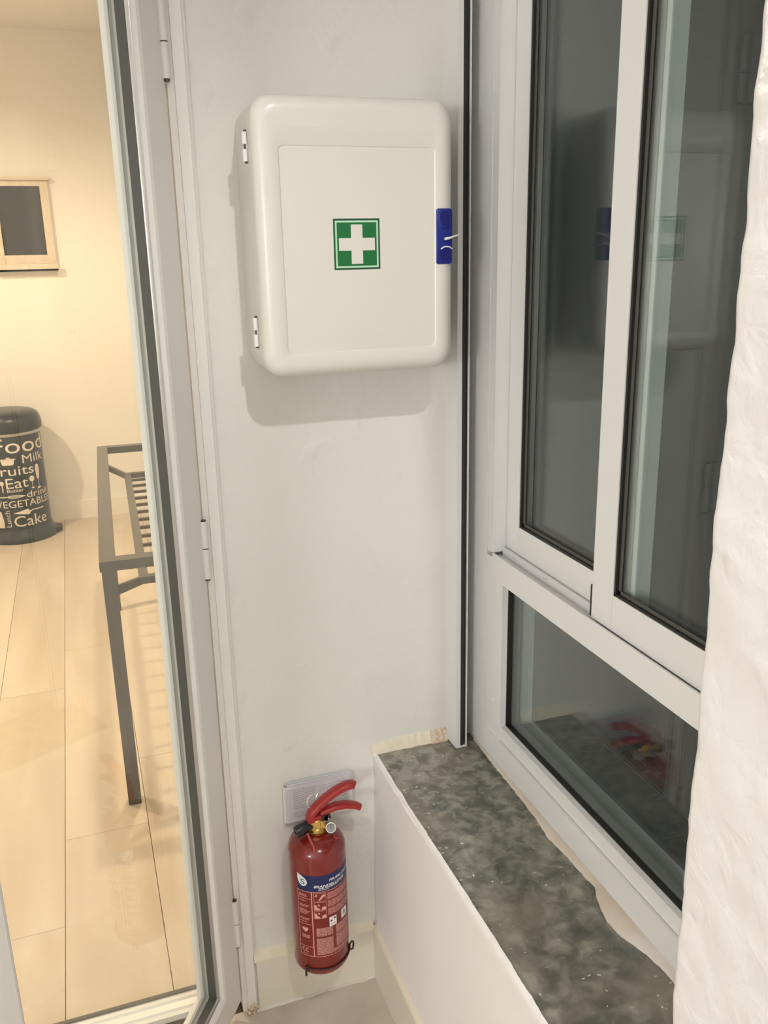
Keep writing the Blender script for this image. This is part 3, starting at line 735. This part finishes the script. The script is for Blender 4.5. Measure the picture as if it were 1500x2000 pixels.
# ---- folded leaflets in a clear sleeve behind the extinguisher head
lf = tag(empty('instruction_leaflet', (.36, 0, .435)), 'folded white instruction sheets in a clear sleeve behind the extinguisher handle', 'leaflet')
def fold(name, x0, x1, yf, yb, z0, z1, r):
    bm = bmesh.new(); P = [(x1, yb)]
    for i in range(9):
        a_ = PI/2+PI*i/8; P.append((x0+r*math.cos(a_), (yf+yb)/2+(yb-yf)/2*math.sin(a_)))
    P.append((x1, yf)); th_ = .0005
    Q = []
    for i, p in enumerate(P):
        a = P[max(0, i-1)]; b = P[min(len(P)-1, i+1)]; t = Vector((b[0]-a[0], b[1]-a[1])).normalized(); Q.append((p[0]-t.y*th_, p[1]+t.x*th_))
    poly = P+Q[::-1]; loft(bm, [[(x, y, z0) for x, y in poly], [(x, y, z1) for x, y in poly]])
    return lab_child(finish(bm, name, M['paper'], smooth=True, angle=50), lf)
fold('folded_sheet', .2945, .4250, -.0200, -.0030, .4380, .5200, .005)
fold('folded_sheet', .3020, .4300, -.0165, -.0060, .4400, .5230, .004)
fold('folded_sheet', .3000, .3560, -.0225, -.0208, .4395, .5130, .002)
bm = bmesh.new()
for i in range(15):
    z = .446+.0046*i; x = .308
    if i in (0, 4): continue
    while x < .352:
        w_ = random.uniform(.005, .014); box(bm, x, min(x+w_, .354), -.0234, -.0228, z, z+.0013); x += w_+.002
for i in range(16):
    z = .444+.0046*i; x = .360
    if i in (6, 15): continue
    while x < .420:
        w_ = random.uniform(.005, .014); box(bm, x, min(x+w_, .423), -.0209, -.0203, z, z+.0013); x += w_+.002
lab_child(finish(bm, 'printed_lines', M['ink']), lf)['kind'] = 'stuff'
bm = bmesh.new(); loft(bm, [[(x, y, z) for x, z in rrect(.2900, .4360, .4340, .5265, .003, 3)] for y in (-.0246, -.0243)])
lab_child(finish(bm, 'clear_sleeve', M['sleeve']), lf)
lf.scale = (1, .76, 1)

# ---- kitchen: metal console table frame
tb = tag(empty('metal_table', (.2, 1.6, 0)), 'dark grey metal table frame with a slatted rack, seen through the door glass', 'table')
tb.rotation_euler = (0, 0, -math.radians(1.67))
TX, TY = .2, 1.6
def tbx(nm, L, bevel=.002, m=M['steel'], par=None):
    o = boxes(nm, [(a-TX, b-TX, c-TY, d-TY, e, f) for a, b, c, d, e, f in L], m, None, bevel=bevel); o.parent = par or tb; return o
tx0, tx1, ty0, ty1 = .0190, .3850, .823, 2.400
tbx('side_rail', [(tx0, tx0+.042, ty0+.0425, ty1-.0425, .722, .750)]); tbx('side_rail', [(tx1-.042, tx1, ty0+.0425, ty1-.0425, .722, .750)])
tbx('end_rail', [(tx0, tx1, ty0, ty0+.042, .722, .750)]); tbx('end_rail', [(tx0, tx1, ty1-.042, ty1, .722, .750)])
for x in (tx0+.004, tx1-.042):
    xo = x if x > .2 else tx0
    tbx('leg', [(x, x+.036, ty0+.003, ty0+.039, .0, .7215)]); tbx('leg', [(xo, xo+.026, ty1-.041, ty1-.005, .0, .7215)])
rx0, rx1, ry0, ry1, rz = .1180, .2860, .885, 2.190, .672
tbx('rack_bar', [(rx0, rx0+.026, ry0, ry1, rz-.020, rz)]); tbx('rack_bar', [(rx1-.026, rx1, ry0, ry1, rz-.020, rz)])
tbx('rack_bar', [(rx0+.0265, rx1-.0265, ry0, ry0+.026, rz-.020, rz)]); tbx('rack_bar', [(rx0+.0265, rx1-.0265, ry1-.026, ry1, rz-.020, rz)])
for i in range(12): y = 1.015+(2.085-1.015)*i/11; tbx('slat', [(rx0+.0265, rx1-.0265, y-.006, y+.006, rz-.014, rz-.004)], .001)
for sx, sy in ((0, 0), (1, 0), (0, 1), (1, 1)):
    xa = (tx0+.036) if not sx else (tx1-.038); ya = (ty0+.020) if not sy else ty1-.022
    xb = rx0+.004 if not sx else rx1-.004; yb_ = ry0+.008 if not sy else ry1-.008
    bm = bmesh.new(); d = Vector((xb-xa, yb_-ya, 0)).normalized(); n_ = Vector((-d.y, d.x, 0))*.006
    A, B = Vector((xa-TX, ya-TY, 0)), Vector((xb-TX, yb_-TY, 0))
    loft(bm, [[(A+n_)+Vector((0, 0, rz-.026)), (A-n_)+Vector((0, 0, rz-.026)), (A-n_)+Vector((0, 0, rz-.002)), (A+n_)+Vector((0, 0, rz-.002))], [(B+n_)+Vector((0, 0, rz-.022)), (B-n_)+Vector((0, 0, rz-.022)), (B-n_)+Vector((0, 0, rz)), (B+n_)+Vector((0, 0, rz))]])
    o = finish(bm, 'corner_brace', M['steel'], bevel=.001); o.parent = tb
# ---- pedal bin
BX, BY, BR = -.41, 3.77, .172
bn = tag(empty('pedal_bin', (BX, BY, 0)), 'round dark grey kitchen pedal bin printed with cream food words', 'bin')
bm = bmesh.new(); lathe(bm, [(.001, .055), (BR, .055), (BR, .600), (BR-.004, .606), (.001, .606)], BX, BY, 80); lab_child(finish(bm, 'bin_body', M['bin'], smooth=True), bn)
bm = bmesh.new(); lathe(bm, [(.001, 0), (.196, 0), (.200, .006), (.200, .020), (.190, .040), (.178, .062), (.173, .075), (.001, .075)], BX, BY, 80); lab_child(finish(bm, 'bin_base', M['bin'], smooth=True), bn)
bm = bmesh.new(); lathe(bm, [(.001, .622), (.180, .622), (.187, .628), (.188, .650), (.184, .680), (.172, .708), (.150, .724), (.110, .732), (.05, .735), (.001, .735)], BX, BY, 80); lab_child(finish(bm, 'bin_lid', M['bin'], smooth=True), bn)
bm = bmesh.new(); lathe(bm, [(.001, .605), (.1745, .605), (.1760, .610), (.1745, .623), (.001, .623)], BX, BY, 80); lab_child(finish(bm, 'bin_rim', M['silver'], smooth=True), bn)
bm = bmesh.new(); loft(bm, [[(BX+.165+t, BY+y, z) for y, z in ((-w2, .014), (w2, .014), (w2, .034), (-w2, .034))] for t, w2 in ((0, .055), (.035, .05), (.055, .036), (.062, .018))])
lab_child(finish(bm, 'foot_pedal', M['bin'], bevel=.004, smooth=True), bn)
B_ = (BR, BX, BY)
words = [('Food', -26, 78, .5140, .082, 0), ('Milk', 23.5, 72, .4520, .046, 0), ('Fruits', -33, 43, .3900, .052, 0), ('Eat', -10.5, 28.5, .3180, .056, 0),
         ('Butter', -10, 19.5, .2960, .019, 0), ('drink', 23, 76, .2560, .036, 0), ('VEGETABLES', -34, 80, .2080, .038, 0), ('Cake', -5, 60, .0960, .060, 0)]
for wd, u0, u1, v, h, _ in words:
    bm = bmesh.new(); wtext(bm, wd, u0, u1, v, h, .0006, *B_)
    lab_child(finish(bm, 'printed_word', M['print']), bn)
bm = bmesh.new(); wtext(bm, 'Lunch', -19.5, -10.5, .098, .094, .0006, *B_, rot=True, capref='L'); lab_child(finish(bm, 'printed_word', M['print']), bn)
def icon(nm, polys, m=M['print']):
    bm = bmesh.new()
    for p in polys: wpoly(bm, p, .0006, *B_)
    lab_child(finish(bm, nm, m), bn)
def ell(u, v, a, b, n=16): return [(u+a*math.cos(2*PI*i/n), v+b*math.sin(2*PI*i/n)) for i in range(n)]
def rect(u0, u1, v0, v1): return [(u0, v0), (u1, v0), (u1, v1), (u0, v1)]
icon('printed_pot', [[(-11, .449), (6, .449), (8, .456), (9.5, .478), (-14, .478), (-12.5, .456)], [(-17, .479), (13, .479), (10, .484), (-14, .484)], rect(-5, 3, .4845, .4885), rect(-3.5, 1.5, .489, .493)])
icon('printed_spoon', [ell(-17.5, .3480, 3.6, .013), rect(-18.2, -16.2, .297, .336)])
icon('printed_wineglass', [ell(37, .357, 5.2, .0165), rect(36.6, 37.6, .308, .341), ell(37.6, .3055, 3.6, .0035)])
icon('printed_flute', [[(48, .352), (51, .347), (54, .352), (56.5, .400), (55.5, .4250), (52, .434), (48, .430), (46.5, .405)], rect(51, 52.2, .300, .349), ell(51.5, .298, 4.5, .006)])
icon('printed_whisk', [rect(-40, -12, .2665, .2730)])
bm = bmesh.new()
for k_ in range(-3, 4):
    P = [wrap(-12+33*t/10, .2698+k_*.0032*math.sin(PI*(t/10)**.75), .001, *B_) for t in range(11)]; tube(bm, P, .0008, 5)
lab_child(finish(bm, 'printed_whisk', M['print']), bn)
icon('printed_cake_server', [[(-5, .1740), (23, .1600), (27, .1750), (21, .1930)], [(25, .1735), (30, .1790), (55, .1780), (55, .1840), (30, .1850), (26, .1800)]])
icon('printed_bottle', [[(-34, .092), (-23, .092), (-23, .138), (-26, .162), (-26.5, .188), (-30.5, .188), (-31, .162), (-34, .138)]])

# ---- small chalkboard with ledge on the far wall
cb = tag(empty('chalkboard', (-.195, 4.0, 1.46)), 'small black chalkboard in a pale wood frame high on the kitchen wall', 'board')
def cbx(nm, L, m, bev=.002): return lab_child(boxes(nm, L, m, None, bevel=bev), cb)
cbx('frame_side', [(-.0850, -.0420, 3.975, 4.0, 1.5055, 1.9450)], M['pine']); cbx('frame_side', [(-.352, -.309, 3.975, 4.0, 1.5055, 1.9450)], M['pine'])
cbx('frame_rail', [(-.3085, -.0855, 3.977, 4.0, 1.9150, 1.9450)], M['pineh']); cbx('frame_rail', [(-.3085, -.0855, 3.977, 4.0, 1.5055, 1.5520)], M['pineh'])
cbx('top_moulding', [(-.368, -.030, 3.955, 4.0, 1.9455, 1.9610)], M['pineh'], .003)
cbx('chalk_ledge', [(-.370, -.036, 3.938, 4.0, 1.4650, 1.4760), (-.370, -.036, 3.938, 3.948, 1.4650, 1.5050), (-.36, -.046, 3.965, 4.0, 1.4760, 1.5050)], M['pineh'], .002)
cbx('chalk_surface', [(-.3085, -.0855, 3.987, 3.999, 1.5525, 1.9145)], M['chalk'], 0)
